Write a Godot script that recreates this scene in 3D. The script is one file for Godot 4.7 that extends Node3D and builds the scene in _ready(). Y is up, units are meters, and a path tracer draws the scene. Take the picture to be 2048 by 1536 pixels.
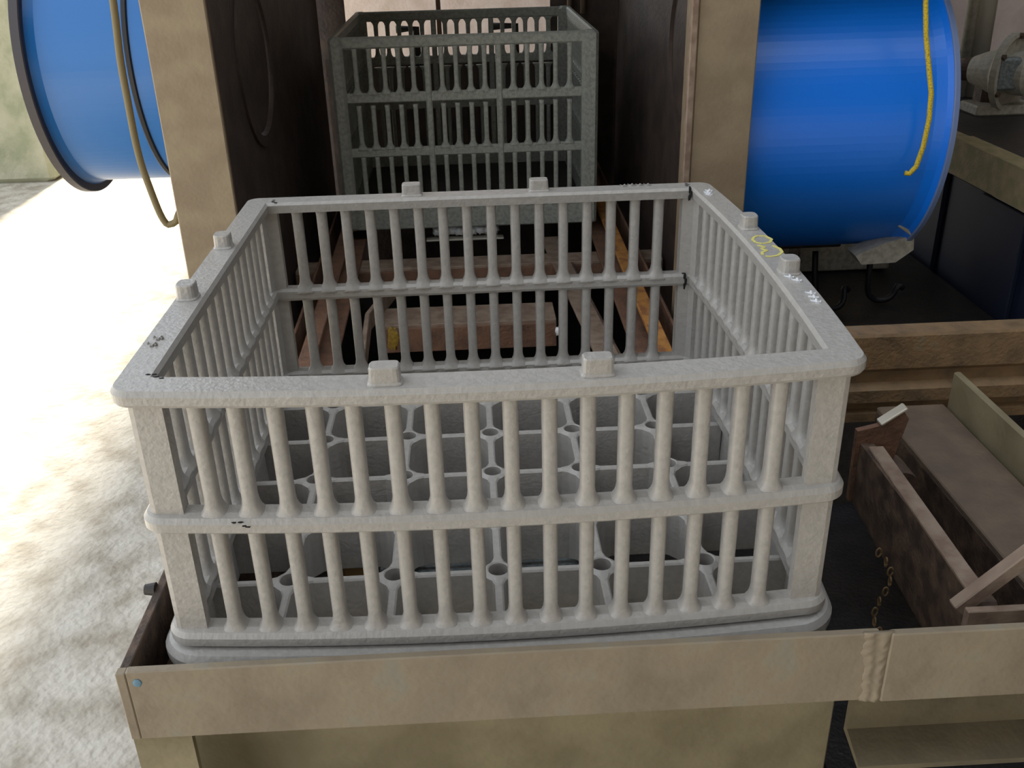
extends Node3D

# ------------------------------------------------------------------ mesh builder
class MB:
	var P: Array = []          # finished pieces: [PackedVector3Array, smooth]
	var cur := PackedVector3Array()
	func quad(a: Vector3, b: Vector3, c: Vector3, d: Vector3) -> void:
		cur.append_array(PackedVector3Array([a, b, c, a, c, d]))
	func tri(a: Vector3, b: Vector3, c: Vector3) -> void:
		cur.append_array(PackedVector3Array([a, b, c]))
	func done(smooth := false) -> MB:
		var vol := 0.0
		var o := Vector3.ZERO
		for v in cur:
			o += v
		o /= maxf(1.0, cur.size())
		for i in range(0, cur.size(), 3):
			vol += (cur[i] - o).dot((cur[i + 1] - o).cross(cur[i + 2] - o))
		if vol > 0.0:
			for i in range(0, cur.size(), 3):
				var t := cur[i + 1]
				cur[i + 1] = cur[i + 2]
				cur[i + 2] = t
		P.append([cur, smooth])
		cur = PackedVector3Array()
		return self
	# rings of equal size joined along; wrap closes the last ring on the first
	func loft(rings: Array, smooth := false, wrap := false) -> MB:
		var n: int = rings[0].size()
		var m: int = rings.size()
		for i in (m if wrap else m - 1):
			var A: PackedVector3Array = rings[i]
			var B: PackedVector3Array = rings[(i + 1) % m]
			for j in n:
				var k := (j + 1) % n
				quad(A[j], A[k], B[k], B[j])
		if not wrap:
			for e in [0, m - 1]:
				var R: PackedVector3Array = rings[e]
				var c := Vector3.ZERO
				for v in R:
					c += v
				c /= n
				for j in n:
					if e == 0:
						tri(c, R[(j + 1) % n], R[j])
					else:
						tri(c, R[j], R[(j + 1) % n])
		return done(smooth)
	func box(c: Vector3, s: Vector3, b := 0.002) -> MB:
		var h := s * 0.5
		b = minf(b, minf(h.x, minf(h.y, h.z)) * 0.6)
		var rings := []
		for q in [[-h.y, b], [-h.y + b, 0.0], [h.y - b, 0.0], [h.y, b]]:
			var x: float = h.x - q[1]
			var z: float = h.z - q[1]
			var y: float = q[0]
			rings.append(PackedVector3Array([c + Vector3(-x + b, y, -z), c + Vector3(x - b, y, -z), c + Vector3(x, y, -z + b), c + Vector3(x, y, z - b), c + Vector3(x - b, y, z), c + Vector3(-x + b, y, z), c + Vector3(-x, y, z - b), c + Vector3(-x, y, -z + b)]))
		return loft(rings)
	# a box whose long axis runs from a to b; w across (about horizontal), t along up
	func bar(a: Vector3, b: Vector3, w: float, t: float, up := Vector3.UP, bev := 0.0015) -> MB:
		var f := (b - a).normalized()
		var r := f.cross(up).normalized()
		var u := r.cross(f).normalized()
		var rings := []
		for q in [[a, bev], [a + f * bev, 0.0], [b - f * bev, 0.0], [b, bev]]:
			var o: Vector3 = q[0]
			var x: float = w * 0.5 - q[1]
			var y: float = t * 0.5 - q[1]
			rings.append(PackedVector3Array([o - r * (x - bev) - u * y, o + r * (x - bev) - u * y, o + r * x - u * (y - bev), o + r * x + u * (y - bev), o + r * (x - bev) + u * y, o - r * (x - bev) + u * y, o - r * x + u * (y - bev), o - r * x - u * (y - bev)]))
		return loft(rings)
	func tube(pts: Array, rad: Variant, sides := 10) -> MB:
		var rings := []
		var n := pts.size()
		var last := Vector3(0.31, 0.9, 0.17).normalized()
		for i in n:
			var f: Vector3 = (pts[mini(i + 1, n - 1)] - pts[maxi(i - 1, 0)]).normalized()
			var u := (last - f * last.dot(f)).normalized()
			last = u
			var r := f.cross(u)
			var R := PackedVector3Array()
			var q: float = rad[i] if rad is Array else rad
			for j in sides:
				var a := TAU * j / sides
				R.append(pts[i] + (u * cos(a) + r * sin(a)) * q)
			rings.append(R)
		return loft(rings, true)
	# closed profile (along axis, radius) turned about an axis
	func lathe(c: Vector3, ax: Vector3, prof: Array, seg := 48, smooth := false) -> MB:
		var u := ax.cross(Vector3(0.2, 0.31, 0.93) if absf(ax.z) < 0.9 else Vector3.UP).normalized()
		var w := ax.cross(u)
		var rings := []
		for i in seg:
			var a := TAU * i / seg
			var R := PackedVector3Array()
			for p in prof:
				R.append(c + ax * p.x + (u * cos(a) + w * sin(a)) * p.y)
			rings.append(R)
		return loft(rings, smooth, true)
	# polygon (any outline) in the plane (o, ex, ey), pushed along en by t
	func prism(o: Vector3, ex: Vector3, ey: Vector3, en: Vector3, t: float, poly: PackedVector2Array) -> MB:
		var n := poly.size()
		var idx := Geometry2D.triangulate_polygon(poly)
		var A := PackedVector3Array()
		for p in poly:
			A.append(o + ex * p.x + ey * p.y)
		var ccw := not Geometry2D.is_polygon_clockwise(poly)
		for i in n:
			var k := (i + 1) % n
			if ccw:
				quad(A[i], A[k], A[k] + en * t, A[i] + en * t)
			else:
				quad(A[k], A[i], A[i] + en * t, A[k] + en * t)
		for i in range(0, idx.size(), 3):
			var a := A[idx[i]]
			var b := A[idx[i + 1]]
			var c := A[idx[i + 2]]
			var p0 := poly[idx[i]]
			if (poly[idx[i + 1]] - p0).cross(poly[idx[i + 2]] - p0) < 0.0:
				var s := b
				b = c
				c = s
			tri(a + en * t, b + en * t, c + en * t)
			tri(a, c, b)
		return done()
	func blob(c: Vector3, s: Vector3, rng: RandomNumberGenerator, amp := 0.15, sx := 10, sy := 6) -> MB:
		var rings := []
		for i in range(1, sy):
			var R := PackedVector3Array()
			var t := PI * i / sy
			for j in sx:
				var a := TAU * j / sx
				R.append(c + Vector3(sin(t) * cos(a), -cos(t), sin(t) * sin(a)) * s * (1.0 + rng.randf_range(-amp, amp)))
			rings.append(R)
		return loft(rings, true)
	func mesh(off := Vector3.ZERO) -> ArrayMesh:
		var st := SurfaceTool.new()
		st.begin(Mesh.PRIMITIVE_TRIANGLES)
		var g := 0
		for p in P:
			st.set_smooth_group(g if p[1] else -1)
			g += 1
			for v in p[0]:
				st.add_vertex(v - off)
		st.generate_normals()
		return st.commit()

# ------------------------------------------------------------------ scene helpers
var used := {}
var rng := RandomNumberGenerator.new()

func numbered(n: String) -> String:
	if not used.has(n):
		used[n] = 0
		return n
	used[n] += 1
	return "%s_%03d" % [n, used[n]]

func tag(o: Node, label: String, category: String, group := "") -> void:
	o.set_meta("label", label)
	o.set_meta("category", category)
	if group:
		o.set_meta("group", group)

func thing(called: String, label: String, category: String, at: Vector3, group := "") -> Node3D:
	var o := Node3D.new()
	o.name = numbered(called)
	add_child(o)
	o.position = at
	tag(o, label, category, group)
	return o

func part(parent: Node3D, called: String, m: Variant, mat: Material, at: Variant = null, label := "") -> MeshInstance3D:
	var o := MeshInstance3D.new()
	o.name = called
	parent.add_child(o, true)
	var base := Vector3.ZERO if parent == self else parent.global_position
	if m is MB:
		o.mesh = m.mesh(base)
	else:
		o.mesh = m
		o.position = at - base
	o.material_override = mat
	if label:
		o.set_meta("label", label)
	return o

func solo(called: String, m: MB, mat: Material, label: String, category: String, group := "") -> MeshInstance3D:
	var o := part(self, numbered(called), m, mat)
	tag(o, label, category, group)
	return o

func struct(called: String, m: MB, mat: Material) -> MeshInstance3D:
	var o := part(self, called, m, mat)
	o.set_meta("kind", "structure")
	return o

func V(x: float, y: float, z: float) -> Vector3:
	return Vector3(x, y, z)

# ------------------------------------------------------------------ materials
var tex := {}

func noise_tex(key: String, freq: float, cols: Array, offs: Array, oct := 4, type := FastNoiseLite.TYPE_SIMPLEX_SMOOTH, seed_ := 1) -> NoiseTexture2D:
	if tex.has(key):
		return tex[key]
	var n := FastNoiseLite.new()
	n.noise_type = type
	n.frequency = freq
	n.fractal_octaves = oct
	n.seed = seed_
	var t := NoiseTexture2D.new()
	t.width = 512
	t.height = 512
	t.seamless = true
	t.noise = n
	var g := Gradient.new()
	g.offsets = PackedFloat32Array(offs)
	g.colors = PackedColorArray(cols)
	t.color_ramp = g
	tex[key] = t
	return t

func bump_tex(key: String, freq: float, strength: float, oct := 3, seed_ := 5) -> NoiseTexture2D:
	if tex.has(key):
		return tex[key]
	var n := FastNoiseLite.new()
	n.noise_type = FastNoiseLite.TYPE_SIMPLEX_SMOOTH
	n.frequency = freq
	n.fractal_octaves = oct
	n.seed = seed_
	var t := NoiseTexture2D.new()
	t.width = 512
	t.height = 512
	t.seamless = true
	t.as_normal_map = true
	t.bump_strength = strength
	t.noise = n
	tex[key] = t
	return t

func mat(called: String, cols: Array, freq: float, scale: float, rough: float, metal := 0.0, bump := 0.0, offs := [0.25, 0.5, 0.75], seed_ := 1, spec := 0.5) -> StandardMaterial3D:
	var m := StandardMaterial3D.new()
	m.resource_name = called
	m.albedo_texture = noise_tex(called, freq, cols, offs, 5, FastNoiseLite.TYPE_SIMPLEX_SMOOTH, seed_)
	m.uv1_triplanar = true
	m.uv1_world_triplanar = true
	m.uv1_scale = Vector3.ONE * scale
	m.roughness = rough
	m.metallic = metal
	m.metallic_specular = spec
	if bump > 0.0:
		m.normal_enabled = true
		m.normal_texture = bump_tex("bump", 0.06, 4.0)
		m.normal_scale = bump
	return m

func plainmat(called: String, c: Color, rough: float, metal := 0.0, spec := 0.5) -> StandardMaterial3D:
	var m := StandardMaterial3D.new()
	m.resource_name = called
	m.albedo_color = c
	m.roughness = rough
	m.metallic = metal
	m.metallic_specular = spec
	return m

func C(r: int, g: int, b: int) -> Color:
	return Color(r / 255.0, g / 255.0, b / 255.0)

# ------------------------------------------------------------------ main
func _ready() -> void:
	rng.seed = 11
	# camera
	var cam := Camera3D.new()
	cam.name = "camera"
	add_child(cam)
	cam.position = V(-0.0114, 1.4194, 0.7903)
	cam.rotation = V(-0.4562, -0.0363, -0.0268)
	cam.fov = 43.39
	cam.near = 0.02
	cam.current = true
	# sky, exposure
	var we := WorldEnvironment.new()
	we.name = "world"
	var e := Environment.new()
	var sky := Sky.new()
	var sm := ProceduralSkyMaterial.new()
	sm.sky_top_color = C(214, 220, 226)
	sm.sky_horizon_color = C(240, 240, 238)
	sm.ground_horizon_color = C(170, 168, 164)
	sm.ground_bottom_color = C(130, 128, 124)
	sm.sun_angle_max = 0.0
	sky.sky_material = sm
	e.background_mode = Environment.BG_SKY
	e.sky = sky
	e.tonemap_mode = Environment.TONE_MAPPER_LINEAR
	e.tonemap_exposure = 2.15
	e.sdfgi_enabled = true
	e.ssao_enabled = true
	e.ssil_enabled = true
	we.environment = e
	add_child(we)
	# the sun, high on the left behind the machine's open side
	var sun := DirectionalLight3D.new()
	sun.name = "sun"
	add_child(sun)
	sun.light_color = Color(1.0, 0.96, 0.88)
	sun.light_energy = 2.2
	sun.light_angular_distance = 6.0
	sun.shadow_enabled = true
	sun.look_at_from_position(V(-0.03, 1.0, -1.15), Vector3.ZERO, Vector3.RIGHT)

	make_materials()
	build_shell()
	build_table()
	build_tray()
	build_basket()
	build_posts()
	build_drums()
	build_rear_basket()
	build_rails()
	build_trough()
	build_right_background()

var M := {}

func make_materials() -> void:
	M.cast = mat("cast_grey", [C(164, 161, 157), C(171, 168, 164), C(178, 175, 171)], 0.03, 5.0, 0.31, 0.0, 0.3, [0.1, 0.5, 0.9])
	M.castdark = mat("cast_green_grey", [C(140, 145, 139), C(158, 162, 155), C(172, 176, 169)], 0.03, 5.0, 0.5, 0.0, 0.6, [0.1, 0.5, 0.9])
	M.steel = mat("table_steel", [C(132, 119, 101), C(142, 130, 112), C(148, 136, 116), C(140, 136, 128)], 0.006, 2.5, 0.55, 0.0, 0.15, [0.1, 0.4, 0.7, 1.0])
	M.steelyellow = mat("panel_steel", [C(128, 118, 92), C(138, 128, 102), C(146, 136, 108)], 0.006, 2.0, 0.6, 0.0, 0.15)
	M.post = mat("post_paint", [C(137, 121, 99), C(143, 127, 105), C(148, 133, 109)], 0.008, 3.0, 0.6, 0.0, 0.12)
	M.rust = mat("rust", [C(94, 70, 58), C(114, 86, 70), C(128, 94, 74), C(122, 102, 88)], 0.01, 3.0, 0.7, 0.0, 0.4, [0.05, 0.4, 0.7, 1.0], 3)
	M.railrust = mat("rail_rust", [C(104, 84, 62), C(126, 104, 78), C(142, 114, 82), C(134, 120, 98)], 0.01, 3.0, 0.65, 0.0, 0.4, [0.05, 0.4, 0.7, 1.0], 35)
	M.rust_and_shade = mat("dark_rust_and_shade", [C(62, 50, 44), C(84, 68, 58), C(104, 84, 70)], 0.012, 4.0, 0.65, 0.0, 0.4, [0.2, 0.5, 0.8], 8)  # dark rust; also stands for shade on the table side plate and ledges
	M.orange = mat("orange_rust", [C(150, 100, 66), C(186, 130, 66), C(196, 140, 78)], 0.01, 5.0, 0.65, 0.0, 0.3, [0.2, 0.5, 0.8], 9)
	M.pinksteel = mat("pale_steel", [C(126, 106, 92), C(142, 123, 108), C(154, 136, 120)], 0.012, 4.0, 0.6, 0.0, 0.2, [0.2, 0.5, 0.8], 12)
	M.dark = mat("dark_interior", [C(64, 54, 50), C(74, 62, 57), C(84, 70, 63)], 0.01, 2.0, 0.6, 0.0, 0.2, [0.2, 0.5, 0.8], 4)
	M.black = mat("black_and_shade", [C(26, 24, 24), C(34, 31, 30), C(42, 38, 36)], 0.012, 3.0, 0.5, 0.0, 0.3, [0.2, 0.5, 0.8], 6)  # black parts; also stands for shade in pans, rear basket floor and void
	M.trough = mat("brown_steel", [C(102, 88, 76), C(112, 97, 83), C(122, 105, 89)], 0.01, 3.0, 0.65, 0.0, 0.2, [0.1, 0.5, 0.9], 33)
	M.shed = mat("shed_lining", [C(96, 90, 82), C(108, 102, 94), C(118, 112, 102)], 0.01, 0.6, 0.85, 0.0, 0.2, [0.1, 0.5, 0.9], 31)
	M.floor = mat("concrete", [C(166, 156, 141), C(187, 180, 167), C(202, 196, 184), C(211, 206, 196)], 0.012, 1.1, 0.85, 0.0, 0.5, [0.05, 0.35, 0.6, 1.0], 21)
	M.moss = mat("mossy_plaster", [C(150, 154, 128), C(166, 166, 142), C(178, 176, 154)], 0.012, 0.8, 0.9, 0.0, 0.4, [0.2, 0.5, 0.8], 14)
	M.plaster = mat("pink_plaster", [C(206, 188, 178), C(216, 198, 190), C(222, 206, 198)], 0.01, 1.0, 0.85, 0.0, 0.2, [0.2, 0.5, 0.8], 15)
	M.blue = plainmat("blue_paint", C(10, 126, 250), 0.36)
	M.blue.clearcoat_enabled = true
	M.blue.clearcoat = 0.3
	M.blue.clearcoat_roughness = 0.25
	M.blue_left = plainmat("left_blue_paint", C(20, 112, 194), 0.34)  # duller blue used on the left drum
	M.blue_left.clearcoat_enabled = true
	M.blue_left.clearcoat = 0.3
	M.blue_left.clearcoat_roughness = 0.25
	M.flange = plainmat("grey_flange", C(66, 62, 68), 0.5)
	M.flangeblue = plainmat("pale_blue_flange", C(112, 132, 176), 0.45)
	M.olive = plainmat("olive_cable", C(120, 108, 76), 0.6)
	M.blackcable = plainmat("black_cable", C(30, 30, 36), 0.5)
	M.yellow = mat("yellow_cord", [C(150, 132, 60), C(214, 186, 40), C(226, 198, 60)], 0.03, 14.0, 0.6, 0.0, 0.3, [0.25, 0.45, 0.8], 17)
	M.yellowpaint = mat("yellow_paint", [C(120, 96, 50), C(168, 136, 48), C(180, 150, 66)], 0.02, 9.0, 0.7, 0.0, 0.3, [0.1, 0.5, 0.9], 27)
	M.channel = mat("channel_paint", [C(92, 84, 66), C(104, 95, 76), C(114, 104, 82)], 0.008, 2.5, 0.6, 0.0, 0.15, [0.1, 0.5, 0.9], 28)
	M.chalk = plainmat("chalk_yellow", C(214, 206, 120), 0.9)
	M.white = plainmat("bare_metal_and_glare", C(240, 242, 246), 0.35)  # bare metal on the rim; also painted glare and glint
	M.crack = plainmat("crack_black", C(24, 22, 22), 0.9)
	M.chrome = plainmat("polished_pipe", C(214, 208, 194), 0.25, 0.35)
	M.motor = mat("dusty_grey_paint", [C(150, 146, 134), C(168, 164, 152), C(180, 176, 164)], 0.02, 5.0, 0.6, 0.0, 0.2, [0.2, 0.5, 0.8], 18)
	M.olivewood = mat("green_brown_beam", [C(150, 146, 104), C(166, 152, 116), C(178, 160, 124)], 0.012, 3.0, 0.7, 0.0, 0.3, [0.2, 0.5, 0.8], 19)
	M.navy = plainmat("navy_sheet", C(26, 34, 58), 0.6)
	M.paint = plainmat("blue_spot", C(104, 138, 160), 0.6)
	M.gold = plainmat("brassy_chain", C(104, 84, 54), 0.6, 0.2)
	M.wood = plainmat("raw_wood", C(176, 142, 98), 0.8)
	M.bluegrey = mat("blue_grey_plate", [C(92, 100, 104), C(112, 120, 122), C(128, 134, 134)], 0.03, 6.0, 0.5, 0.0, 0.4, [0.2, 0.5, 0.8], 20)

func build_shell() -> void:
	struct("floor", MB.new().box(V(-2.0, -0.1, -1.0), V(24, 0.2, 22), 0.0), M.floor)
	# out-of-view roof shaping the light; its open bay is added to light rim tops
	var roof := Node3D.new()
	roof.name = "unseen_ceiling"
	add_child(roof)
	roof.set_meta("kind", "structure")
	for q in [[-1.4, 5.2, -7.8, -1.4], [-1.4, -1.1, -1.4, 1.3], [3.2, 5.2, -1.4, 1.3], [-1.4, 5.2, 1.3, 4.0]]:
		part(roof, "unseen_roof_panel", MB.new().box(V((q[0] + q[1]) / 2, 4.1, (q[2] + q[3]) / 2), V(q[1] - q[0], 0.2, q[3] - q[2]), 0.0), M.shed)
	struct("unseen_wall_right", MB.new().box(V(5.1, 2.0, -1.9), V(0.2, 4.0, 11.8), 0.0), M.shed)  # out of view, keeps light off the right side
	struct("unseen_wall_front", MB.new().box(V(2.0, 2.0, 3.9), V(6.2, 4.0, 0.2), 0.0), M.shed)  # out of view behind the camera, blocks light from the front right
	struct("wall_back", MB.new().box(V(1.875, 2.0, -7.8), V(6.65, 4.0, 0.2), 0.0), M.plaster)
	# old mossy wall end on the left
	var w := MB.new()
	w.box(V(-3.44, 1.0, -5.4), V(1.8, 2.0, 0.5), 0.03)
	struct("wall_left", w, M.moss)

func build_table() -> void:
	var t := thing("steel_table", "grey-brown welded steel table with tall edge plates carrying the pale grey basket", "table", V(0, 0, -0.33))
	var fp := part(t, "front_plate", MB.new().box(V(0.0045, 0.7060, 0.035), V(0.761, 0.090, 0.010), 0.0015), M.steel)
	part(fp, "paint_spot", MB.new().blob(V(-0.366, 0.737, 0.0402), V(0.0045, 0.0055, 0.0008), rng, 0.15, 10, 6), M.paint, null, "small light blue paint spot")
	part(t, "front_plate", MB.new().box(V(0.745, 0.7055, 0.038), V(0.70, 0.091, 0.010), 0.0015), M.steel)
	part(t, "side_plate", MB.new().box(V(-0.381, 0.7035, -0.328), V(0.010, 0.085, 0.714), 0.001), M.rust_and_shade)  # darker colour stands for the shadow on its inner face
	part(t, "corner_strip", MB.new().box(V(-0.3812, 0.7050, 0.0345), V(0.0100, 0.088, 0.0105), 0.001), M.steel)
	part(t, "added_side_panel", MB.new().box(V(-0.384, 0.40, -0.35), V(0.006, 0.52, 0.60), 0.001), M.rust_and_shade)  # added to hide bright floor below the tray
	part(t, "edge_bolt", MB.new().lathe(V(-0.392, 0.745, -0.10), Vector3.RIGHT, [Vector2(-0.005, 0.0), Vector2(-0.005, 0.006), Vector2(0.007, 0.008), Vector2(0.007, 0.0)], 10), M.black)
	# weld seam: a ragged vertical bead with runs
	var wb := MB.new()
	var wn := FastNoiseLite.new()
	wn.frequency = 60.0
	wn.seed = 4
	var wr := []
	for i in 40:
		var y := 0.6605 + i * 0.0918 / 39.0
		var R := PackedVector3Array()
		var xl := 0.370 + 0.006 * wn.get_noise_2d(y, 3.0) + 0.004 * sin(y * 40.0)
		var xr := 0.3975 + 0.004 * wn.get_noise_2d(y, 9.0)
		for k in 13:
			var u := k / 12.0
			var x := lerpf(xl, xr, u)
			var hgt := (0.0015 + 0.0022 * exp(-pow((u - 0.72) / 0.16, 2.0)) + 0.0016 * exp(-pow((u - 0.25) / 0.16, 2.0))) * pow(sin(PI * clampf(u, 0.0, 1.0)), 0.5)
			R.append(V(x, y + 0.0012 * sin(u * 7.0), 0.0395 + hgt * (1.0 + 0.7 * wn.get_noise_2d(x * 1.5, y * 1.2)) + (0.003 if x > 0.395 else 0.0) * 0.0))
		R.append(V(xr, y, 0.037))
		R.append(V(xl, y, 0.037))
		wr.append(R)
	wb.loft(wr, true)
	part(fp, "weld_seam", wb, M.steel, null, "ragged vertical weld seam with runs")
	# table bed: ledges under the tray, cross bars, black pans added for the dark below
	part(t, "ledge", MB.new().box(V(0.36, 0.666, 0.005), V(1.47, 0.008, 0.05), 0.001), M.steel)
	part(t, "ledge", MB.new().box(V(-0.353, 0.666, -0.345), V(0.05, 0.008, 0.66), 0.001), M.rust_and_shade)  # side ledges coloured dark for the shade under the tray
	part(t, "ledge", MB.new().box(V(0.353, 0.666, -0.345), V(0.04, 0.008, 0.66), 0.001), M.rust_and_shade)
	part(t, "cross_bar", MB.new().box(V(-0.02, 0.660, -0.20), V(0.26, 0.010, 0.06), 0.001), M.bluegrey)
	part(t, "cross_bar", MB.new().box(V(0.0, 0.652, -0.42), V(0.70, 0.012, 0.05), 0.001), M.rust_and_shade)
	part(t, "added_dark_pan", MB.new().box(V(0.34, 0.40, -0.33), V(1.40, 0.01, 0.70), 0.001), M.black)
	part(t, "added_dark_pan", MB.new().box(V(0.0, 0.33, -0.815), V(1.10, 0.02, 0.24), 0.001), M.black)
	part(t, "added_dark_pan", MB.new().box(V(0.0, 0.33, -0.995), V(0.76, 0.02, 0.13), 0.001), M.black)
	part(t, "back_rail", back_rail(), M.railrust, null, "rusty ribbed steel rail along the back")
	# legs and lower panels
	for x in [-0.357, 1.04]:
		var lg := MB.new()
		lg.prism(V(x, 0.0, 0.034), Vector3.RIGHT, Vector3.BACK, Vector3.UP, 0.664, PackedVector2Array([Vector2(-0.03, 0), Vector2(0.03, 0), Vector2(0.03, -0.008), Vector2(-0.022, -0.008), Vector2(-0.022, -0.06), Vector2(-0.03, -0.06)]))
		part(t, "leg", lg, M.steelyellow)
		var lb := MB.new()
		lb.prism(V(x, 0.0, -0.69), Vector3.RIGHT, Vector3.FORWARD, Vector3.UP, 0.664, PackedVector2Array([Vector2(-0.03, 0), Vector2(0.03, 0), Vector2(0.03, -0.008), Vector2(-0.022, -0.008), Vector2(-0.022, -0.06), Vector2(-0.03, -0.06)]))
		part(t, "leg", lb, M.rust_and_shade)
	part(t, "front_panel", MB.new().box(V(0.004, 0.40, -0.064), V(0.784, 0.52, 0.008), 0.002), M.steelyellow, null, "yellowish recessed sheet panel")
	var ch := MB.new()
	ch.prism(V(0.392, 0.0, 0.0), Vector3.BACK, Vector3.UP, Vector3.RIGHT, 0.68, PackedVector2Array([Vector2(-0.02, 0.655), Vector2(-0.012, 0.655), Vector2(-0.012, 0.566), Vector2(0.03, 0.552), Vector2(0.03, 0.545), Vector2(-0.02, 0.558)]))
	part(t, "lower_channel", ch, M.channel)
	part(t, "added_dark_shelf", MB.new().box(V(0.74, 0.42, -0.35), V(0.66, 0.01, 0.66), 0.001), M.black)  # black sheet added for the dark below the channel lip
	part(t, "roller", MB.new().lathe(V(0.43, 0.505, -0.06), Vector3.RIGHT, [Vector2(0, 0.0), Vector2(0, 0.026), Vector2(0.004, 0.03), Vector2(0.12, 0.03), Vector2(0.124, 0.026), Vector2(0.124, 0.0)], 20, false), M.bluegrey)
	# bits lying in the bed
	solo("wood_block", MB.new().box(V(-0.180, 0.662, -0.237), V(0.034, 0.024, 0.03), 0.002), M.wood, "small pale wooden block lying under the tray grid of the front basket", "block")

func back_rail() -> MB:
	var b := MB.new()
	b.prism(V(0.375, 0.0, -0.69), Vector3.BACK, Vector3.UP, Vector3.RIGHT, 0.71, PackedVector2Array([Vector2(-0.04, 0.757), Vector2(0.0, 0.757), Vector2(0.003, 0.752), Vector2(0.003, 0.692), Vector2(-0.008, 0.682), Vector2(-0.008, 0.662), Vector2(0.012, 0.655), Vector2(0.012, 0.632), Vector2(-0.006, 0.626), Vector2(-0.006, 0.612), Vector2(0.004, 0.606), Vector2(0.004, 0.590), Vector2(-0.04, 0.590)]))
	return b

# ---- the front basket: warp of the real casting (bowed front and right sides, slight sag)
func warp(p: Vector3) -> Vector3:
	var u := clampf(p.x / 0.35, -1.0, 1.0)
	var v := clampf((p.z + 0.328) / 0.328, -1.0, 1.0)
	p.z += 0.012 * (1.0 - u * u) * maxf(v, 0.0)
	p.x += 0.015 * (1.0 - v * v) * maxf(u, 0.0)
	p.y -= 0.005 * (1.0 - u * u) * maxf(v, 0.0)
	return p

# point on a rounded rectangle inset by d; side 0 front (+z), 1 right, 2 back, 3 left; t in 0..1 along it (mid-corner to mid-corner)
func ring_side(hw: float, hd: float, zc: float, r: float, d: float, side: int, y: float) -> PackedVector3Array:
	var ex := hw - d
	var ez := hd - d
	var rr := maxf(r - d, 0.0015)
	var out := PackedVector3Array()
	var a := ex if side % 2 == 0 else ez
	var b := ez if side % 2 == 0 else ex
	for i in 5:
		var an := PI / 4 * (1.0 - i / 4.0)
		out.append(V(-(a - rr) - rr * sin(an), y, b - rr + rr * cos(an)))
	for i in range(1, 12):
		out.append(V(lerpf(-(a - rr), a - rr, i / 12.0), y, b))
	for i in 5:
		var an := PI / 4 * (i / 4.0)
		out.append(V(a - rr + rr * sin(an), y, b - rr + rr * cos(an)))
	for i in out.size():
		var p := out[i]
		var q := p
		if side == 1:
			q = V(p.z, y, -p.x)
		elif side == 2:
			q = V(-p.x, y, -p.z)
		elif side == 3:
			q = V(-p.z, y, p.x)
		q.z += zc
		out[i] = q
	return out

func ring_rail(side: int, prof: Array, r: float, hw := 0.35, hd := 0.328, zc := -0.328) -> MB:
	var lines := []
	for p in prof:
		lines.append(ring_side(hw, hd, zc, r, p.x, side, p.y))
	var rings := []
	for i in lines[0].size():
		var R := PackedVector3Array()
		for l in lines:
			R.append(warp(l[i]))
		rings.append(R)
	return MB.new().loft(rings)

func bar_mesh(h: float, wx: float, dz: float, flare_bottom: float, flare_top: float) -> ArrayMesh:
	var rings := []
	var ys := [0.0, 0.003, 0.006, 0.010, 0.015, 0.022, h * 0.5, h - 0.012, h - 0.006, h]
	var fl := [1.0, 0.80, 0.50, 0.24, 0.08, 0.0, 0.0, 0.0, 0.0, 0.0]
	var ft := [0, 0, 0, 0, 0, 0, 0.0, 0.12, 0.42, 1.0]
	for i in ys.size():
		var w: float = wx + flare_bottom * fl[i] + flare_top * ft[i]
		var d: float = dz + 0.45 * flare_bottom * fl[i] + 0.3 * flare_top * ft[i]
		var R := PackedVector3Array()
		for j in 14:
			var a := TAU * (j + 0.5) / 14
			var c := cos(a)
			var s := sin(a)
			R.append(V(signf(c) * pow(absf(c), 0.62) * w, ys[i], signf(s) * pow(absf(s), 0.62) * d))
		rings.append(R)
	return MB.new().loft(rings, true).mesh()

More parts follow.
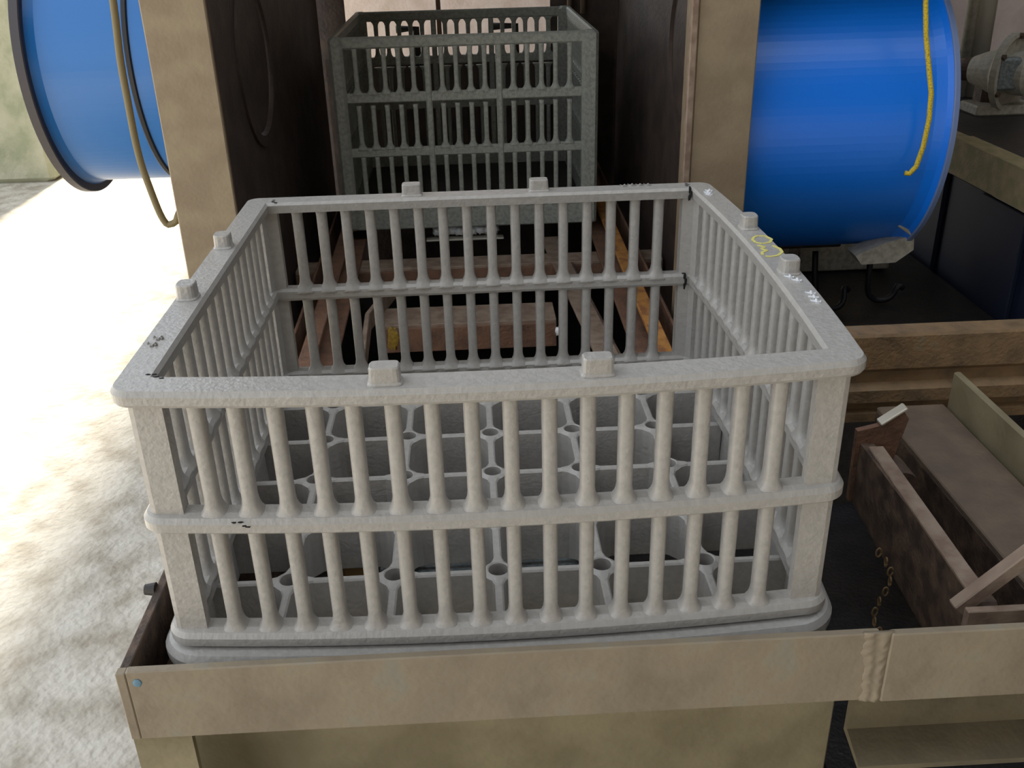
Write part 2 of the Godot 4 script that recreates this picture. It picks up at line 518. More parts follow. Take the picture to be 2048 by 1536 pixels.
func build_basket() -> void:
	var b := thing("cast_basket", "pale grey cast metal basket with two tiers of vertical bars, nearest on the table", "basket", V(0, 0.74, -0.328))
	var top := [Vector2(0.002, 1.024), Vector2(0.0, 1.027), Vector2(0.0, 1.035), Vector2(0.0035, 1.040), Vector2(0.033, 1.040), Vector2(0.036, 1.036), Vector2(0.034, 1.024)]
	var mid := [Vector2(0.006, 0.884), Vector2(0.003, 0.887), Vector2(0.003, 0.896), Vector2(0.007, 0.901), Vector2(0.014, 0.903), Vector2(0.028, 0.903), Vector2(0.032, 0.899), Vector2(0.032, 0.888), Vector2(0.030, 0.884)]
	var low := [Vector2(0.006, 0.743), Vector2(0.003, 0.746), Vector2(0.003, 0.755), Vector2(0.007, 0.760), Vector2(0.014, 0.762), Vector2(0.028, 0.762), Vector2(0.032, 0.758), Vector2(0.032, 0.743)]
	var tr := []
	for s in 4:
		tr.append(part(b, "top_rail", ring_rail(s, top, 0.020), M.cast))
		part(b, "middle_rail", ring_rail(s, mid, 0.024), M.cast)
		part(b, "bottom_rail", ring_rail(s, low, 0.028), M.cast)
	# corner posts, an L with a rounded outer edge, one per corner and tier
	for c in [[-1, 1], [1, 1], [1, -1], [-1, -1]]:
		for tier in [[0.757, 0.888], [0.899, 1.028]]:
			var L := PackedVector2Array([Vector2(0.034, 0.0), Vector2(0.034, 0.014), Vector2(0.018, 0.018), Vector2(0.014, 0.032), Vector2(0.0, 0.032), Vector2(0.0, 0.007), Vector2(0.002, 0.002), Vector2(0.007, 0.0)])
			var rings := []
			var nseg := 4
			for i in nseg + 1:
				var y := lerpf(tier[0], tier[1], i / float(nseg))
				var R := PackedVector3Array()
				for p in L:
					R.append(warp(V(c[0] * (0.338 - p.x), y, -0.328 + c[1] * (0.316 - p.y))))
				rings.append(R)
			var mb := MB.new()
			var first: PackedVector3Array = rings[0]
			for i in nseg:
				for j in L.size():
					var k := (j + 1) % L.size()
					mb.quad(rings[i][j], rings[i][k], rings[i + 1][k], rings[i + 1][j])
			for q in [rings[0], rings[nseg]]:
				var idx := Geometry2D.triangulate_polygon(L)
				for n in range(0, idx.size(), 3):
					mb.tri(q[idx[n]], q[idx[n + 1]], q[idx[n + 2]])
			part(b, "corner_post", mb.done(), M.cast)
	# bars
	var up := bar_mesh(0.132, 0.0074, 0.0092, 0.0118, 0.0016)
	var lo := bar_mesh(0.134, 0.0072, 0.0092, 0.0118, 0.0016)
	for i in 16:
		var x := -0.2755 + i * 0.03635
		for z in [-0.0195, -0.6365]:
			part(b, "bar", up, M.cast, warp(V(x, 0.896, z)))
			part(b, "bar", lo, M.cast, warp(V(x, 0.755, z)))
	for i in 15:
		var z := -0.328 + (i - 7) * 0.0363
		for x in [-0.3305, 0.3305]:
			for q in [[up, 0.896], [lo, 0.755]]:
				var o := part(b, "bar", q[0], M.cast, warp(V(x, q[1], z)))
				o.rotation.y = PI / 2
	# lugs that locate the next basket
	for s in [[-0.098, -0.017, 0], [0.096, -0.017, 0], [-0.102, -0.639, 0], [0.088, -0.639, 0], [-0.333, -0.237, 1], [-0.333, -0.418, 1], [0.333, -0.415, 2], [0.333, -0.243, 2]]:
		var rings := []
		for q in [[-0.004, 1.14], [0.0012, 1.12], [0.0030, 1.0], [0.0165, 0.96], [0.0180, 0.88]]:
			var R := PackedVector3Array()
			var hx: float = (0.0145 if s[2] == 0 else 0.011) * q[1]
			var hz: float = (0.0095 if s[2] == 0 else 0.0125) * q[1]
			var n := 16
			for j in n:
				var a := TAU * (j + 0.5) / n
				var ex := 0.35 if s[2] == 0 else 0.6
				R.append(V(signf(cos(a)) * pow(absf(cos(a)), ex) * hx, q[0], signf(sin(a)) * pow(absf(sin(a)), ex) * hz))
			rings.append(R)
		var at := warp(V(s[0], 1.040, s[1]))
		part(tr[0 if s[1] > -0.1 else 2] if s[2] == 0 else tr[3 if s[2] == 1 else 1], "lug", MB.new().loft(rings).mesh(), M.cast, at)
	# cracked corner welds of the rails
	for q in [[-0.312, 1.0402, -0.036, 0.5], [-0.306, 1.0402, -0.628, 1.2], [0.312, 1.0402, -0.640, 1.9], [0.312, 0.9035, -0.632, 1.7], [-0.247, 0.8985, -0.001, 0.6]]:
		var mb := MB.new()
		var d := V(cos(q[3]), 0, sin(q[3]))
		for i in 4:
			var c := V(q[0], q[1], q[2]) + d * (i - 1.5) * 0.005 + V(rng.randf_range(-0.002, 0.002), 0, rng.randf_range(-0.002, 0.002))
			mb.blob(warp(c), V(0.0028, 0.0006, 0.0012), rng, 0.3, 7, 4)
		if q[0] > 0.3:
			var hy: float = 0.012 if q[1] > 1.0 else 0.016
			for k in 3:
				var cc := V(0.3135 + 0.0015 * (k % 2), q[1] - 0.002 - hy * k / 2.0, -0.6185 + 0.001 * (k % 2))
				mb.blob(cc, V(0.0022, 0.0055, 0.0022), rng, 0.25, 7, 5)
		part(b, "weld_crack", mb, M.crack, null, "dark cracked weld at a rail corner")
	# chipped cast figures on the rim, worn to bare metal
	for q in [[0.336, -0.590, 3, 0.010], [0.345, -0.225, 3, 0.012], [0.347, -0.160, 3, 0.012], [-0.335, -0.105, 2, 0.016], [0.230, -0.645, 4, 0.012]]:
		var mb := MB.new()
		for i in q[2]:
			var c := V(q[0] + rng.randf_range(-0.004, 0.004), 1.0403, q[1] + (i - 1) * q[3])
			if absf(q[0]) < 0.3:
				c = V(q[0] + (i - 1) * q[3], 1.0403, q[1] + rng.randf_range(-0.003, 0.003))
			c.y = warp(c).y + 0.0003
			mb.bar(c + V(-0.005, 0, -0.003), c + V(0.005, 0, 0.002), 0.0022, 0.002)
			mb.bar(c + V(0.002, 0, -0.004), c + V(0.000, 0, 0.005), 0.0022, 0.0024)
		part(tr[1 if q[0] > 0.3 else (3 if q[0] < -0.3 else 2)], "cast_figures", mb, M.white if q[0] > 0.3 else M.cast, null, "worn raised cast figures")
	# chalk letters on the right rim
	var strokes := [
		[[0.342, -0.373], [0.349, -0.379], [0.358, -0.376], [0.362, -0.363], [0.356, -0.350], [0.346, -0.347], [0.339, -0.352], [0.338, -0.364], [0.342, -0.373]],
		[[0.338, -0.341], [0.345, -0.334], [0.339, -0.327], [0.344, -0.320], [0.336, -0.314], [0.334, -0.305]],
		[[0.356, -0.338], [0.361, -0.325], [0.360, -0.312], [0.352, -0.301], [0.342, -0.297], [0.336, -0.299]]]
	var ck := MB.new()
	for s in strokes:
		for i in s.size() - 1:
			var a := V(s[i][0], 1.0404, s[i][1])
			var c := V(s[i + 1][0], 1.0404, s[i + 1][1])
			ck.bar(a, c, 0.0036, 0.0007, Vector3.UP, 0.0002)
	part(tr[1], "chalk_letters", ck, M.chalk, null, "yellow chalk letters on the rim")

func build_tray() -> void:
	var t := thing("grid_tray", "pale grey cast grid tray with round sockets underneath the front basket", "tray", V(0, 0.67, -0.328))
	var rim := [Vector2(0.004, 0.672), Vector2(-0.002, 0.700), Vector2(-0.008, 0.722), Vector2(-0.008, 0.731), Vector2(-0.003, 0.738), Vector2(0.006, 0.7415), Vector2(0.022, 0.7415), Vector2(0.024, 0.672)]
	for s in 4:
		part(t, "rim", ring_rail(s, rim, 0.036), M.cast)
	var xs := []
	var zs := []
	for i in 5:
		xs.append(-0.238 + i * 0.119)
		zs.append(-0.112 - i * 0.1085)
	# webs run from socket to socket and out to the rim
	var ex := [-0.339, -0.238, -0.119, 0.0, 0.119, 0.238, 0.339]
	var ez := [-0.016, -0.112, -0.2205, -0.329, -0.4375, -0.546, -0.640]
	for i in 6:
		var x0: float = ex[i] + (0.016 if i > 0 else 0.0)
		var x1: float = ex[i + 1] - (0.016 if i < 5 else 0.0)
		var z0: float = ez[i] - (0.016 if i > 0 else 0.0)
		var z1: float = ez[i + 1] + (0.016 if i < 5 else 0.0)
		var wx := MB.new().box(Vector3.ZERO, V(x1 - x0, 0.066, 0.0095), 0.002).mesh()
		var wz := MB.new().box(Vector3.ZERO, V(0.0095, 0.066, z0 - z1), 0.002).mesh()
		for k in 5:
			part(t, "grid_web", wx, M.cast, V((x0 + x1) / 2, 0.706, zs[k]))
			part(t, "grid_web", wz, M.cast, V(xs[k], 0.706, (z0 + z1) / 2))
	# sockets: a tube whose four sides flow into the webs
	var rings := []
	var n := 48
	for i in n:
		var a := TAU * i / n
		var near := fposmod(a + PI / 4, PI / 2) - PI / 4
		var ro := 0.0182 + 0.013 * exp(-near * near * 14.0)
		var d := V(cos(a), 0, sin(a))
		rings.append(PackedVector3Array([d * 0.0115 + V(0, 0.004, 0), d * (ro + 0.001) + V(0, 0.004, 0), d * ro + V(0, 0.0675, 0), d * (ro - 0.003) + V(0, 0.0695, 0), d * 0.0128 + V(0, 0.0712, 0), d * 0.0115 + V(0, 0.0700, 0)]))
	var sm := MB.new().loft(rings, false, true).mesh()
	for x in xs:
		for z in zs:
			part(t, "socket", sm, M.cast, V(x, 0.67, z))

func build_posts() -> void:
	# two channel posts framing the machine mouth
	for s in [[-0.55, -0.442, "brown painted steel post left of the machine mouth beside the hanging olive cable"], [0.388, 0.494, "brown painted steel post right of the machine mouth with a lighter edge strip"]]:
		var x0: float = s[0]
		var x1: float = s[1]
		var o := thing("steel_post", s[2], "post", V((x0 + x1) / 2, 0, -1.0), "posts of the machine mouth")
		part(o, "face_plate", MB.new().box(V((x0 + x1) / 2, 1.25, -0.956), V(x1 - x0, 2.5, 0.012), 0.002), M.post)
		var inner := x1 if x0 < 0 else x0
		var sg := -1.0 if x0 < 0 else 1.0
		part(o, "inner_flange", MB.new().box(V(inner + sg * 0.006, 1.25, -1.005), V(0.012, 2.5, 0.085), 0.002), M.dark if x0 < 0 else M.post)  # left flange coloured dark for its shaded inner face
		part(o, "outer_flange", MB.new().box(V((x0 if x0 < 0 else x1) - sg * 0.006, 1.25, -1.005), V(0.012, 2.5, 0.085), 0.002), M.post)
		if x0 > 0:
			part(o, "edge_strip", MB.new().box(V(0.381, 1.25, -0.953), V(0.013, 2.5, 0.016), 0.002), M.pinksteel, null, "lighter edge strip")
		part(o, "foot_plate", MB.new().box(V((x0 + x1) / 2, 0.006, -1.0), V(0.12, 0.012, 0.09), 0.002), M.post)
	# dark machine casing behind the posts
	var k := thing("machine_casing", "dark steel casing of the machine mouth around the rear basket", "machine", V(0, 0, -1.6))
	for sg in [-1.0, 1.0]:
		var c := V(sg * 0.455, 1.15, -1.33)
		var mb := MB.new()
		var angs := []
		for i in 48:
			angs.append(TAU * i / 48)
		for q in [[0.30, 1.30], [-1.15, 1.30], [-1.15, -0.95], [0.30, -0.95]]:
			angs.append(fposmod(atan2(q[1], q[0]), TAU))
		angs.sort()
		var rings := []
		for a in angs:
			var ca: float = cos(a)
			var sa: float = sin(a)
			var t1: float = (0.28 if ca > 0 else 0.97) / maxf(absf(ca), 1e-5)
			var t2: float = (1.30 if sa > 0 else 0.95) / maxf(absf(sa), 1e-5)
			var t := minf(t1, t2)
			var hole := 0.165
			var dirv := V(0, sa, ca)
			rings.append(PackedVector3Array([c + dirv * hole - V(0.005, 0, 0), c + dirv * t - V(0.005, 0, 0), c + dirv * t + V(0.005, 0, 0), c + dirv * hole + V(0.005, 0, 0)]))
		mb.loft(rings, false, true)
		part(k, "side_plate", mb, M.dark)
		part(k, "added_port_disc", MB.new().lathe(c + V(0, 0, 0.010 if sg < 0.0 else 0.0), Vector3.RIGHT, [Vector2(-0.003, 0.0), Vector2(-0.003, 0.143 if sg < 0.0 else 0.151), Vector2(0.003, 0.143 if sg < 0.0 else 0.151), Vector2(0.003, 0.0)], 40), M.dark)  # dark disc added to stand for the unlit port opening
		part(k, "port_ring", MB.new().lathe(c, Vector3.RIGHT, [Vector2(-0.010, 0.150), Vector2(-0.010, 0.172), Vector2(0.010, 0.172), Vector2(0.010, 0.150)], 40), M.dark)
	# back plate with an opening towards the pale wall
	part(k, "back_plate", MB.new().box(V(-0.42, 1.4, -2.36), V(0.09, 2.1, 0.01), 0.001), M.dark)
	part(k, "back_plate", MB.new().box(V(0.36, 1.4, -2.36), V(0.22, 2.1, 0.01), 0.001), M.dark)
	part(k, "back_plate", MB.new().box(V(0.0, 0.68, -2.36), V(0.90, 0.68, 0.01), 0.001), M.dark)
	part(k, "divider", MB.new().box(V(-0.092, 1.4, -2.40), V(0.014, 2.1, 0.02), 0.001), M.rust)
	part(k, "unseen_roof_plate", MB.new().box(V(0.0, 2.46, -1.66), V(0.93, 0.02, 1.42), 0.001), M.dark)  # out of view, keeps the casing interior dark
	part(k, "unseen_lintel", MB.new().box(V(-0.0, 2.2, -1.065), V(0.90, 0.5, 0.02), 0.002), M.post)  # out of view, shuts light out above the machine mouth
	struct("unseen_shade_plate_1", MB.new().box(V(0.92, 1.50, -1.56), V(0.80, 0.012, 1.26), 0.001), M.dark)  # out-of-view plate over the right drum, darkens its top
	part(k, "added_casing_pan", MB.new().box(V(0.0, 0.33, -1.71), V(0.90, 0.02, 1.29), 0.001), M.black)  # black pan added for the dark floor between the rails
	for x in [0.305, 0.345]:
		part(k, "pipe", MB.new().tube([V(x, 1.135, -2.31), V(x, 2.44, -2.31)], 0.008, 10), M.pinksteel, null, "thin pale pipe")
	part(k, "hook", MB.new().tube([V(-0.22, 1.105, -2.31), V(-0.16, 1.105, -2.31), V(-0.16, 1.0, -2.31)], 0.012, 8), M.black)
	part(k, "hook", MB.new().tube([V(0.06, 1.105, -2.31), V(0.14, 1.105, -2.31), V(0.14, 1.0, -2.31)], 0.012, 8), M.black)

func drum(o: Node3D, c: Vector3, r: float, rf: float, inner: float, outer: float, fm: Material, ft := 0.004) -> void:
	var sg := signf(outer - inner)
	var body := MB.new()
	body.lathe(V(0, c.y, c.z), Vector3.RIGHT, [Vector2(inner, r - 0.006), Vector2(inner, r), Vector2(outer - sg * 0.03, r), Vector2(outer - sg * 0.012, r + (rf - r) * 0.35), Vector2(outer - sg * 0.004, rf - 0.004), Vector2(outer, rf - 0.004), Vector2(outer, r - 0.006)], 128, false)
	part(o, "shell", body, M.blue_left if c.y > 1.1 else M.blue)
	part(o, "flange_ring", MB.new().lathe(V(0, c.y, c.z), Vector3.RIGHT, [Vector2(outer - sg * ft, r - 0.004), Vector2(outer - sg * ft, rf - 0.002), Vector2(outer - sg * (ft - 0.002), rf), Vector2(outer + sg * 0.006, rf), Vector2(outer + sg * 0.006, r - 0.004)], 96), fm)
	part(o, "added_inner_disc", MB.new().lathe(V(0, c.y, c.z), Vector3.RIGHT, [Vector2(inner + sg * 0.010, 0.0), Vector2(inner + sg * 0.010, r - 0.007), Vector2(inner + sg * 0.018, r - 0.007), Vector2(inner + sg * 0.018, 0.0)], 64), M.dark)  # dark disc added for the unlit inside of the drum
	part(o, "end_plate", MB.new().lathe(V(0, c.y, c.z), Vector3.RIGHT, [Vector2(outer - sg * 0.03, 0.0), Vector2(outer - sg * 0.03, r - 0.007), Vector2(outer - sg * 0.02, r - 0.007), Vector2(outer - sg * 0.02, 0.0)], 64), M.dark)

func build_drums() -> void:
	var l := thing("blue_drum", "glossy blue steel drum with a dark grey flange, left of the left post", "drum", V(-0.72, 0.88, -1.506), "blue drums of the machine")
	drum(l, V(0, 1.145, -1.506), 0.265, 0.290, -0.562, -0.885, M.flange, 0.013)
	var r := thing("blue_drum", "blue steel drum with a pale flange and hanging yellow cord, right of the right post", "drum", V(0.7, 0.735, -1.274), "blue drums of the machine")
	drum(r, V(0, 1.018, -1.274), 0.280, 0.298, 0.505, 0.882, M.flangeblue)
	var br := MB.new()
	br.prism(V(0, 0, -1.085), Vector3.RIGHT, Vector3.UP, Vector3.FORWARD, 0.05, PackedVector2Array([Vector2(0.775, 0.760), Vector2(0.835, 0.785), Vector2(0.893, 0.800), Vector2(0.896, 0.768), Vector2(0.862, 0.742), Vector2(0.790, 0.740)]))
	br.bar(V(0.851, 0.830, -1.075), V(0.886, 0.806, -1.075), 0.012, 0.012)
	part(r, "bracket", br, M.motor, null, "dirty pale bracket under the drum flange")
	part(r, "base_strip", MB.new().box(V(0.66, 0.731, -1.274), V(0.30, 0.016, 0.04), 0.002), M.black)
	# olive cable looping in front of the left drum
	var cable := MB.new()
	var cp := Curve3D.new()
	for p in [[V(-0.605, 1.62, -1.03), V(0, -0.1, 0)], [V(-0.607, 1.299, -1.0), V(-0.004, -0.07, 0)], [V(-0.615, 1.159, -1.0), V(0.0, -0.06, 0)], [V(-0.610, 0.999, -1.0), V(0.008, -0.045, 0)], [V(-0.592, 0.914, -1.0), V(0.006, -0.014, 0)], [V(-0.576, 0.906, -1.0), V(0.008, 0.001, 0)], [V(-0.562, 0.924, -1.0), V(0.006, 0.012, -0.004)], [V(-0.559, 0.932, -1.015), V(0, 0.004, -0.008)]]:
		cp.add_point(p[0], -p[1], p[1])
	cp.bake_interval = 0.012
	cable.tube(Array(cp.get_baked_points()), 0.0065, 10)
	solo("cable", cable, M.olive, "olive-brown cable hanging in a loop before the left blue drum", "cable")
	part(l, "seam_band", MB.new().lathe(V(0, 1.145, -1.506), Vector3.RIGHT, [Vector2(-0.685, 0.263), Vector2(-0.685, 0.2675), Vector2(-0.683, 0.269), Vector2(-0.676, 0.269), Vector2(-0.674, 0.2675), Vector2(-0.674, 0.263)], 96), M.blackcable, null, "dark seam band round the drum")
	# yellow cord on the right drum
	var yc := MB.new()
	var cy := Curve3D.new()
	for p in [V(0.80, 1.40, -1.02), V(0.80, 1.255, -0.994), V(0.806, 1.200, -0.985), V(0.823, 1.105, -0.966), V(0.826, 1.060, -0.964), V(0.824, 1.010, -0.965), V(0.818, 0.972, -0.968), V(0.808, 0.958, -0.970), V(0.800, 0.960, -0.970)]:
		cy.add_point(p)
	cy.bake_interval = 0.01
	yc.tube(Array(cy.get_baked_points()), 0.0048, 8)
	solo("cord", yc, M.yellow, "knobbly yellow cord hanging down the right blue drum", "cord")

func build_rear_basket() -> void:
	var b := thing("slotted_basket", "dark greenish-grey cast basket with three rows of slots inside the machine mouth", "basket", V(0, 0.697, -1.92))
	var bf := bar_mesh(0.105, 0.0058, 0.006, 0.0085, 0.001)
	var bfl := bar_mesh(0.132, 0.0058, 0.006, 0.0085, 0.001)
	var bb := bar_mesh(0.105, 0.0058, 0.006, 0.0085, 0.0085)
	var rows := [[0.883, 0.128 + 0.003, 0], [0.752, 0.131, 1], [0.0, 0.0, 2]]
	for w in 4:
		var len := 0.636 if w % 2 == 0 else 0.65
		var n := 16
		var slot := [0.028, 0.040] if w % 2 == 0 else [0.05, 0.05]
		var place := func(u: float, y: float) -> Vector3:
			match w:
				0: return V(u - 0.016, y, -1.607)
				1: return V(0.294, y, -1.925 - u)
				2: return V(-0.016 + u, y, -2.243)
				_: return V(-0.326, y, -1.925 + u)
		var size := func(su: float, sy: float) -> Vector3:
			return V(su, sy, 0.015) if w % 2 == 0 else V(0.015, sy, su)
		var add := func(nm: String, u0: float, u1: float, y0: float, y1: float, bev: float) -> void:
			part(b, nm, MB.new().box(place.call((u0 + u1) / 2, (y0 + y1) / 2), size.call(u1 - u0, y1 - y0), bev), M.castdark)
		add.call("top_rail", -len / 2, len / 2, 1.135, 1.162, 0.004)
		for y in [[1.012, 1.034], [0.882, 0.903]]:
			add.call("cross_rail", -len / 2 + 0.02, len / 2 - 0.02, y[0], y[1], 0.002)
		add.call("skirt", -len / 2, len / 2, 0.697, 0.753, 0.003)
		if w % 2 == 0:
			for u in [[-0.318, -0.285], [0.279, 0.318]]:
				var cp := MB.new()
				var cx: float = (u[0] + u[1]) / 2 * (1.0 if w == 0 else 1.0)
				cp.box(place.call(cx, 0.93), V(u[1] - u[0], 0.466, 0.030), 0.007)
				part(b, "corner_post", cp, M.castdark)
		var x0 := -0.293 if w % 2 == 0 else -0.30
		var x1 := 0.284 if w % 2 == 0 else 0.30
		for i in range(1, 17):
			var u := lerpf(x0, x1, i / 17.0)
			if w % 2 == 0 and (i == 6 or i == 11):
				part(b, "rib", MB.new().box(place.call(u, 0.944), V(0.015, 0.390, 0.019), 0.003), M.castdark)
				continue
			for q in [[bf if w == 0 else bb, 1.031], [bf if w == 0 else bb, 0.900], [bfl, 0.750]]:
				var h := 0.107
				var o := part(b, "bar", q[0], M.castdark, place.call(u, q[1]))
				if w % 2 == 1:
					o.rotation.y = PI / 2
	part(b, "floor_grid", MB.new().box(V(-0.016, 0.703, -1.925), V(0.60, 0.012, 0.62), 0.001), M.black)  # coloured black for the shade seen through the slots

func build_rails() -> void:
	for sg in [-1.0, 1.0]:
		var r := thing("guide_rail", "rusty brown guide rail running back into the machine, %s" % ("left one of the pair" if sg < 0 else "right one with an orange streak"), "rail", V(sg * 0.34, 0.5, -1.5), "rails under the rear basket")
		part(r, "foot_flange", MB.new().bar(V(sg * 0.315, 0.664, -0.745), V(sg * 0.335, 0.664, -2.3), 0.075, 0.008), M.rust)
		part(r, "web", MB.new().bar(V(sg * 0.322, 0.676, -0.745), V(sg * 0.342, 0.676, -2.3), 0.010, 0.030), M.rust_and_shade)
		part(r, "head", MB.new().bar(V(sg * 0.324, 0.692, -0.745), V(sg * 0.344, 0.692, -2.3), 0.030, 0.009), M.orange if sg > 0 else M.rust, null, "orange worn head" if sg > 0 else "")
		part(r, "side_angle", MB.new().bar(V(sg * 0.366, 0.655, -0.745), V(sg * 0.392, 0.655, -2.3), 0.006, 0.070), M.rust)
	var d := thing("diagonal_brace", "pale flat steel brace slanting beneath the rear basket beside the right rail", "brace", V(0.2, 0.6, -1.2))
	part(d, "flat", MB.new().bar(V(0.240, 0.653, -0.76), V(0.182, 0.653, -1.62), 0.045, 0.008), M.pinksteel)
	part(d, "lip", MB.new().bar(V(0.263, 0.645, -0.76), V(0.205, 0.645, -1.62), 0.006, 0.026), M.rust_and_shade)
	var s := thing("cross_sill", "brown steel cross sill beneath the front edge of the rear basket", "beam", V(0, 0.6, -1.47))
	part(s, "flange", MB.new().box(V(0, 0.655, -1.445), V(0.88, 0.008, 0.07), 0.001), M.pinksteel)
	part(s, "web", MB.new().box(V(0, 0.627, -1.412), V(0.88, 0.048, 0.008), 0.001), M.rust)
	var c := thing("cradle", "rusty low cradle channel with a yellow paint patch between the two rails", "cradle", V(0, 0.58, -1.15))
	part(c, "flange", MB.new().box(V(-0.03, 0.636, -1.15), V(0.37, 0.008, 0.10), 0.001), M.pinksteel)  # lit top face put into a paler steel colour
	part(c, "web", MB.new().box(V(-0.03, 0.606, -1.100), V(0.37, 0.054, 0.008), 0.001), M.rust)
	part(c, "paint_patch", MB.new().blob(V(-0.192, 0.610, -1.097), V(0.014, 0.026, 0.003), rng, 0.25, 14, 9), M.yellowpaint, null, "yellow paint patch")
	var sp := MB.new()
	for q in [[V(-0.187, 0.655, -1.330), V(-0.240, 0.655, -1.090)], [V(-0.240, 0.655, -1.090), V(-0.233, 0.650, -0.890)]]:
		sp.bar(q[0], q[1], 0.010, 0.040)
	part(c, "side_arm", sp, M.pinksteel)
	part(c, "glint_lump", MB.new().blob(V(0.160, 0.614, -1.093), V(0.010, 0.010, 0.008), rng, 0.3), M.white, null, "white lump painted as a glint")  # small glint modelled as a white lump
	var sh := thing("bright_plate", "crumpled shiny metal plate with its glare painted bluish-white under the rear basket front edge", "plate", V(-0.03, 0.655, -1.63))
	var mb := MB.new()
	for i in 9:
		mb.blob(V(-0.105 + i * 0.0185, 0.679, -1.640 + rng.randf_range(-0.004, 0.004)), V(0.014, 0.013, 0.02), rng, 0.3)
	part(sh, "sheet", mb, M.white)  # glare on the plate put into its white colour
	part(sh, "edge", MB.new().box(V(-0.035, 0.660, -1.625), V(0.20, 0.004, 0.03), 0.001), M.chrome)

func build_trough() -> void:
	var t := thing("guide_trough", "rusty steel trough with a sloping side plate and upright tab, right of the basket", "trough", V(0.62, 0.6, -0.3))
	part(t, "side_plate", MB.new().prism(V(0.545, 0, 0), Vector3.BACK, Vector3.UP, Vector3.RIGHT, 0.020, PackedVector2Array([Vector2(-0.43, 0.700), Vector2(-0.06, 0.700), Vector2(-0.03, 0.670), Vector2(-0.03, 0.560), Vector2(-0.43, 0.600)])), M.rust_and_shade)
	part(t, "lit_top_strip", MB.new().bar(V(0.562, 0.701, -0.41), V(0.550, 0.701, -0.07), 0.022, 0.006), M.pinksteel)  # lit top edge of the plate drawn as a paler strip
	part(t, "tab", MB.new().prism(V(0, 0, -0.435), Vector3.RIGHT, Vector3.UP, Vector3.BACK, 0.010, PackedVector2Array([Vector2(0.540, 0.600), Vector2(0.538, 0.721), Vector2(0.569, 0.728), Vector2(0.600, 0.755), Vector2(0.612, 0.738), Vector2(0.601, 0.683), Vector2(0.587, 0.600)])), M.rust)
	part(t, "tab_edge", MB.new().bar(V(0.570, 0.731, -0.430), V(0.606, 0.757, -0.430), 0.018, 0.005), M.chrome, null, "bright ground edge of the tab")
	part(t, "end_plate", MB.new().box(V(0.605, 0.666, -0.034), V(0.18, 0.094, 0.010), 0.001), M.pinksteel)
	part(t, "gusset", MB.new().bar(V(0.512, 0.702, -0.050), V(0.604, 0.797, -0.050), 0.016, 0.017), M.pinksteel, null, "pale slanting gusset bar")
	part(t, "shaft", MB.new().lathe(V(0.60, 0.64, -0.45), Vector3.BACK, [Vector2(0, 0), Vector2(0, 0.024), Vector2(0.004, 0.028), Vector2(0.06, 0.028), Vector2(0.06, 0.0)], 18), M.rust_and_shade)
	var c := thing("channel_beam", "broad flat brown channel lying behind the slanting gusset at the right edge", "beam", V(0.72, 0.6, -0.35))
	part(c, "flange", MB.new().box(V(0.715, 0.645, -0.35), V(0.115, 0.010, 0.56), 0.002), M.trough)
	part(c, "web", MB.new().box(V(0.785, 0.675, -0.35), V(0.012, 0.070, 0.56), 0.002), M.steelyellow)
	part(c, "web", MB.new().box(V(0.662, 0.60, -0.35), V(0.010, 0.085, 0.56), 0.002), M.rust_and_shade)
	# small chain hanging in the dark gap
	var h := thing("chain", "short brassy chain hanging in the dark gap beside the basket", "chain", V(0.45, 0.66, -0.1))
	for i in 9:
		var p := V(0.445 + 0.012 * sin(i * 0.7), 0.735 - i * 0.0095, -0.115 + i * 0.006)
		var pts := []
		for j in 13:
			var a := TAU * j / 12
			pts.append(p + (V(cos(a) * 0.003, sin(a) * 0.0060, 0) if i % 2 == 0 else V(0, sin(a) * 0.0060, cos(a) * 0.003)))
		part(h, "link", MB.new().tube(pts, 0.0012, 6), M.gold)

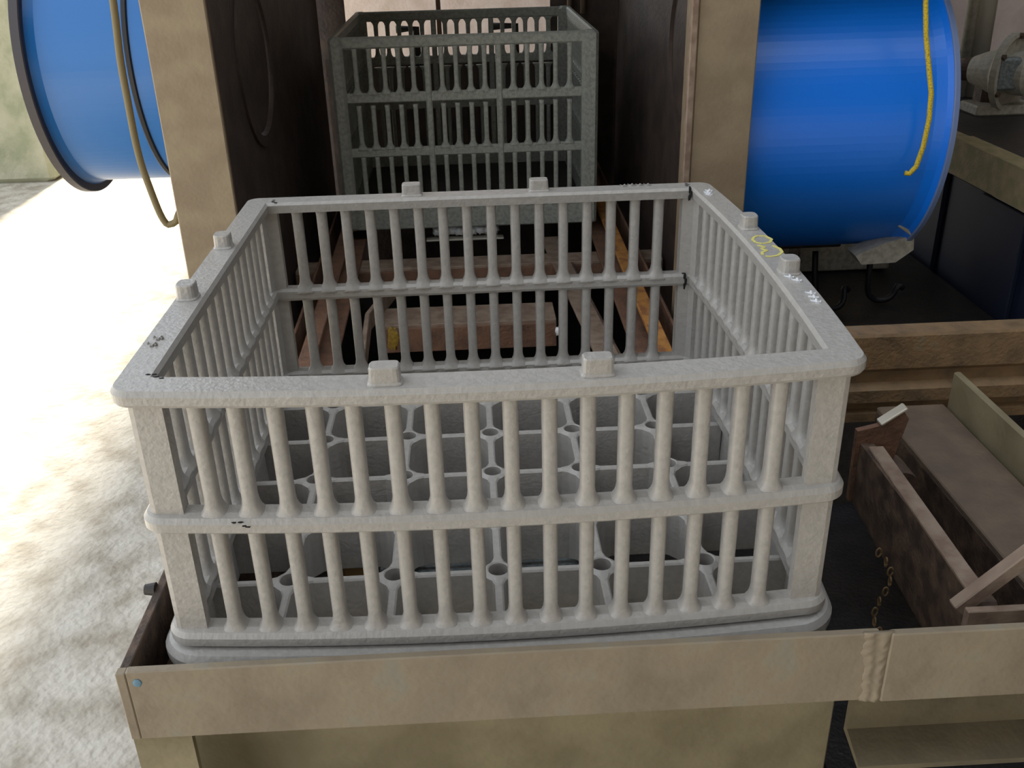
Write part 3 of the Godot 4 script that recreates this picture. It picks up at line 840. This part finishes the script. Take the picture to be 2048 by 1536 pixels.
func build_right_background() -> void:
	var b := thing("workbench", "dark bench with a green-brown front beam and navy side sheet at the right", "bench", V(1.6, 0, -1.8))
	part(b, "top", MB.new().box(V(1.72, 0.893, -1.92), V(1.08, 0.03, 2.3), 0.002), M.black)
	part(b, "front_beam", MB.new().bar(V(1.175, 0.860, -3.05), V(1.165, 0.868, -0.78), 0.05, 0.085), M.olivewood)
	for i in 12:
		var z := -0.90 - i * 0.19
		part(b, "side_sheet", MB.new().box(V(1.185 + 0.012 * (i % 2), 0.40, z), V(0.012, 0.80, 0.196), 0.002), M.navy)
	part(b, "end_sheet", MB.new().box(V(1.72, 0.43, -0.79), V(1.06, 0.86, 0.01), 0.002), M.navy)
	var p := thing("polished_pipe", "polished vertical steel pipe standing on the dark bench behind the motor", "pipe", V(1.44, 0.905, -2.0))
	part(p, "tube", MB.new().tube([V(1.432, 0.91, -2.0), V(1.408, 2.2, -2.0)], 0.030, 20), M.chrome)
	part(p, "tube", MB.new().tube([V(1.392, 0.91, -1.99), V(1.372, 2.2, -1.99)], 0.016, 14), M.motor)
	solo("blue_pipe", MB.new().tube([V(1.50, 0.91, -2.15), V(1.50, 2.2, -2.15)], 0.016, 12), M.blue, "thin blue vertical pipe right of the polished pipe", "pipe")
	solo("backboard", MB.new().box(V(1.86, 1.5, -2.5), V(0.62, 1.18, 0.03), 0.004), M.plaster, "pale panel standing behind the pipes at the top right corner", "panel")
	var m := thing("motor", "dusty grey motor with a round flange on the dark bench", "motor", V(1.42, 0.905, -1.75))
	var ax := V(0.60, 0.02, 0.80).normalized()
	var c := V(1.392, 1.012, -1.74)
	var mf := part(m, "flange", MB.new().lathe(c, ax, [Vector2(-0.012, 0.0), Vector2(-0.012, 0.092), Vector2(-0.008, 0.098), Vector2(0.008, 0.098), Vector2(0.010, 0.088), Vector2(0.002, 0.080), Vector2(0.002, 0.0)], 40), M.motor)
	var au := ax.cross(Vector3.UP).normalized()
	var av := au.cross(ax)
	for i in 6:
		var an := TAU * (i + 0.5) / 6
		part(mf, "bolt", MB.new().lathe(c + (au * cos(an) + av * sin(an)) * 0.090, ax, [Vector2(0.004, 0.0), Vector2(0.004, 0.008), Vector2(0.016, 0.008), Vector2(0.016, 0.0)], 6), M.rust_and_shade)
	part(m, "housing", MB.new().lathe(c, ax, [Vector2(-0.10, 0.0), Vector2(-0.10, 0.034), Vector2(-0.07, 0.046), Vector2(-0.03, 0.060), Vector2(-0.012, 0.078), Vector2(-0.012, 0.0)], 28), M.motor)
	part(m, "coupling", MB.new().lathe(c, ax, [Vector2(-0.15, 0.0), Vector2(-0.15, 0.020), Vector2(-0.12, 0.030), Vector2(-0.10, 0.030), Vector2(-0.10, 0.0)], 20), M.rust_and_shade)
	part(m, "body", MB.new().lathe(c, ax, [Vector2(0.002, 0.0), Vector2(0.002, 0.050), Vector2(0.02, 0.055), Vector2(0.05, 0.055), Vector2(0.06, 0.045), Vector2(0.06, 0.0)], 32), M.motor)
	part(m, "terminal_box", MB.new().box(c + V(-0.035, 0.004, 0.045), V(0.062, 0.080, 0.03), 0.006), M.bluegrey, null, "pale terminal box cover")
	part(m, "foot", MB.new().box(V(1.385, 0.921, -1.76), V(0.16, 0.026, 0.10), 0.004), M.motor)
	part(m, "stand", MB.new().box(V(1.36, 0.945, -1.79), V(0.04, 0.06, 0.05), 0.004), M.rust_and_shade)
	# black block added for the dark void, and clutter under the right drum
	var s := thing("void_filler", "added black tank in the dark below the right blue drum", "filler", V(0.8, 0, -1.5))
	part(s, "body", MB.new().box(V(0.85, 0.27, -1.45), V(0.60, 0.54, 1.0), 0.006), M.black)
	part(s, "lid", MB.new().box(V(0.85, 0.553, -1.45), V(0.62, 0.02, 1.02), 0.004), M.black)
	solo("pale_box", MB.new().box(V(0.93, 0.605, -1.56), V(0.24, 0.075, 0.08), 0.004), M.motor, "small pale box in the dark gap below the right drum", "box")
	for i in 3:
		var cv := Curve3D.new()
		var x0: float = 0.64 + i * 0.13
		cv.add_point(V(x0, 0.70, -1.30), Vector3.ZERO, V(0, -0.06, 0.02))
		cv.add_point(V(x0 + 0.04, 0.572, -1.22 - i * 0.04), V(-0.05, 0, 0), V(0.05, 0.0, 0))
		cv.add_point(V(x0 + 0.09, 0.60, -1.30), V(-0.03, 0.03, 0), V(0.03, -0.02, 0))
		cv.bake_interval = 0.015
		solo("hose", MB.new().tube(Array(cv.get_baked_points()), 0.007, 8), M.blackcable, "black hose looping below the right blue drum, %s" % ["nearest the post", "the middle one", "nearest the bracket"][i], "hose", "hoses below the drum")
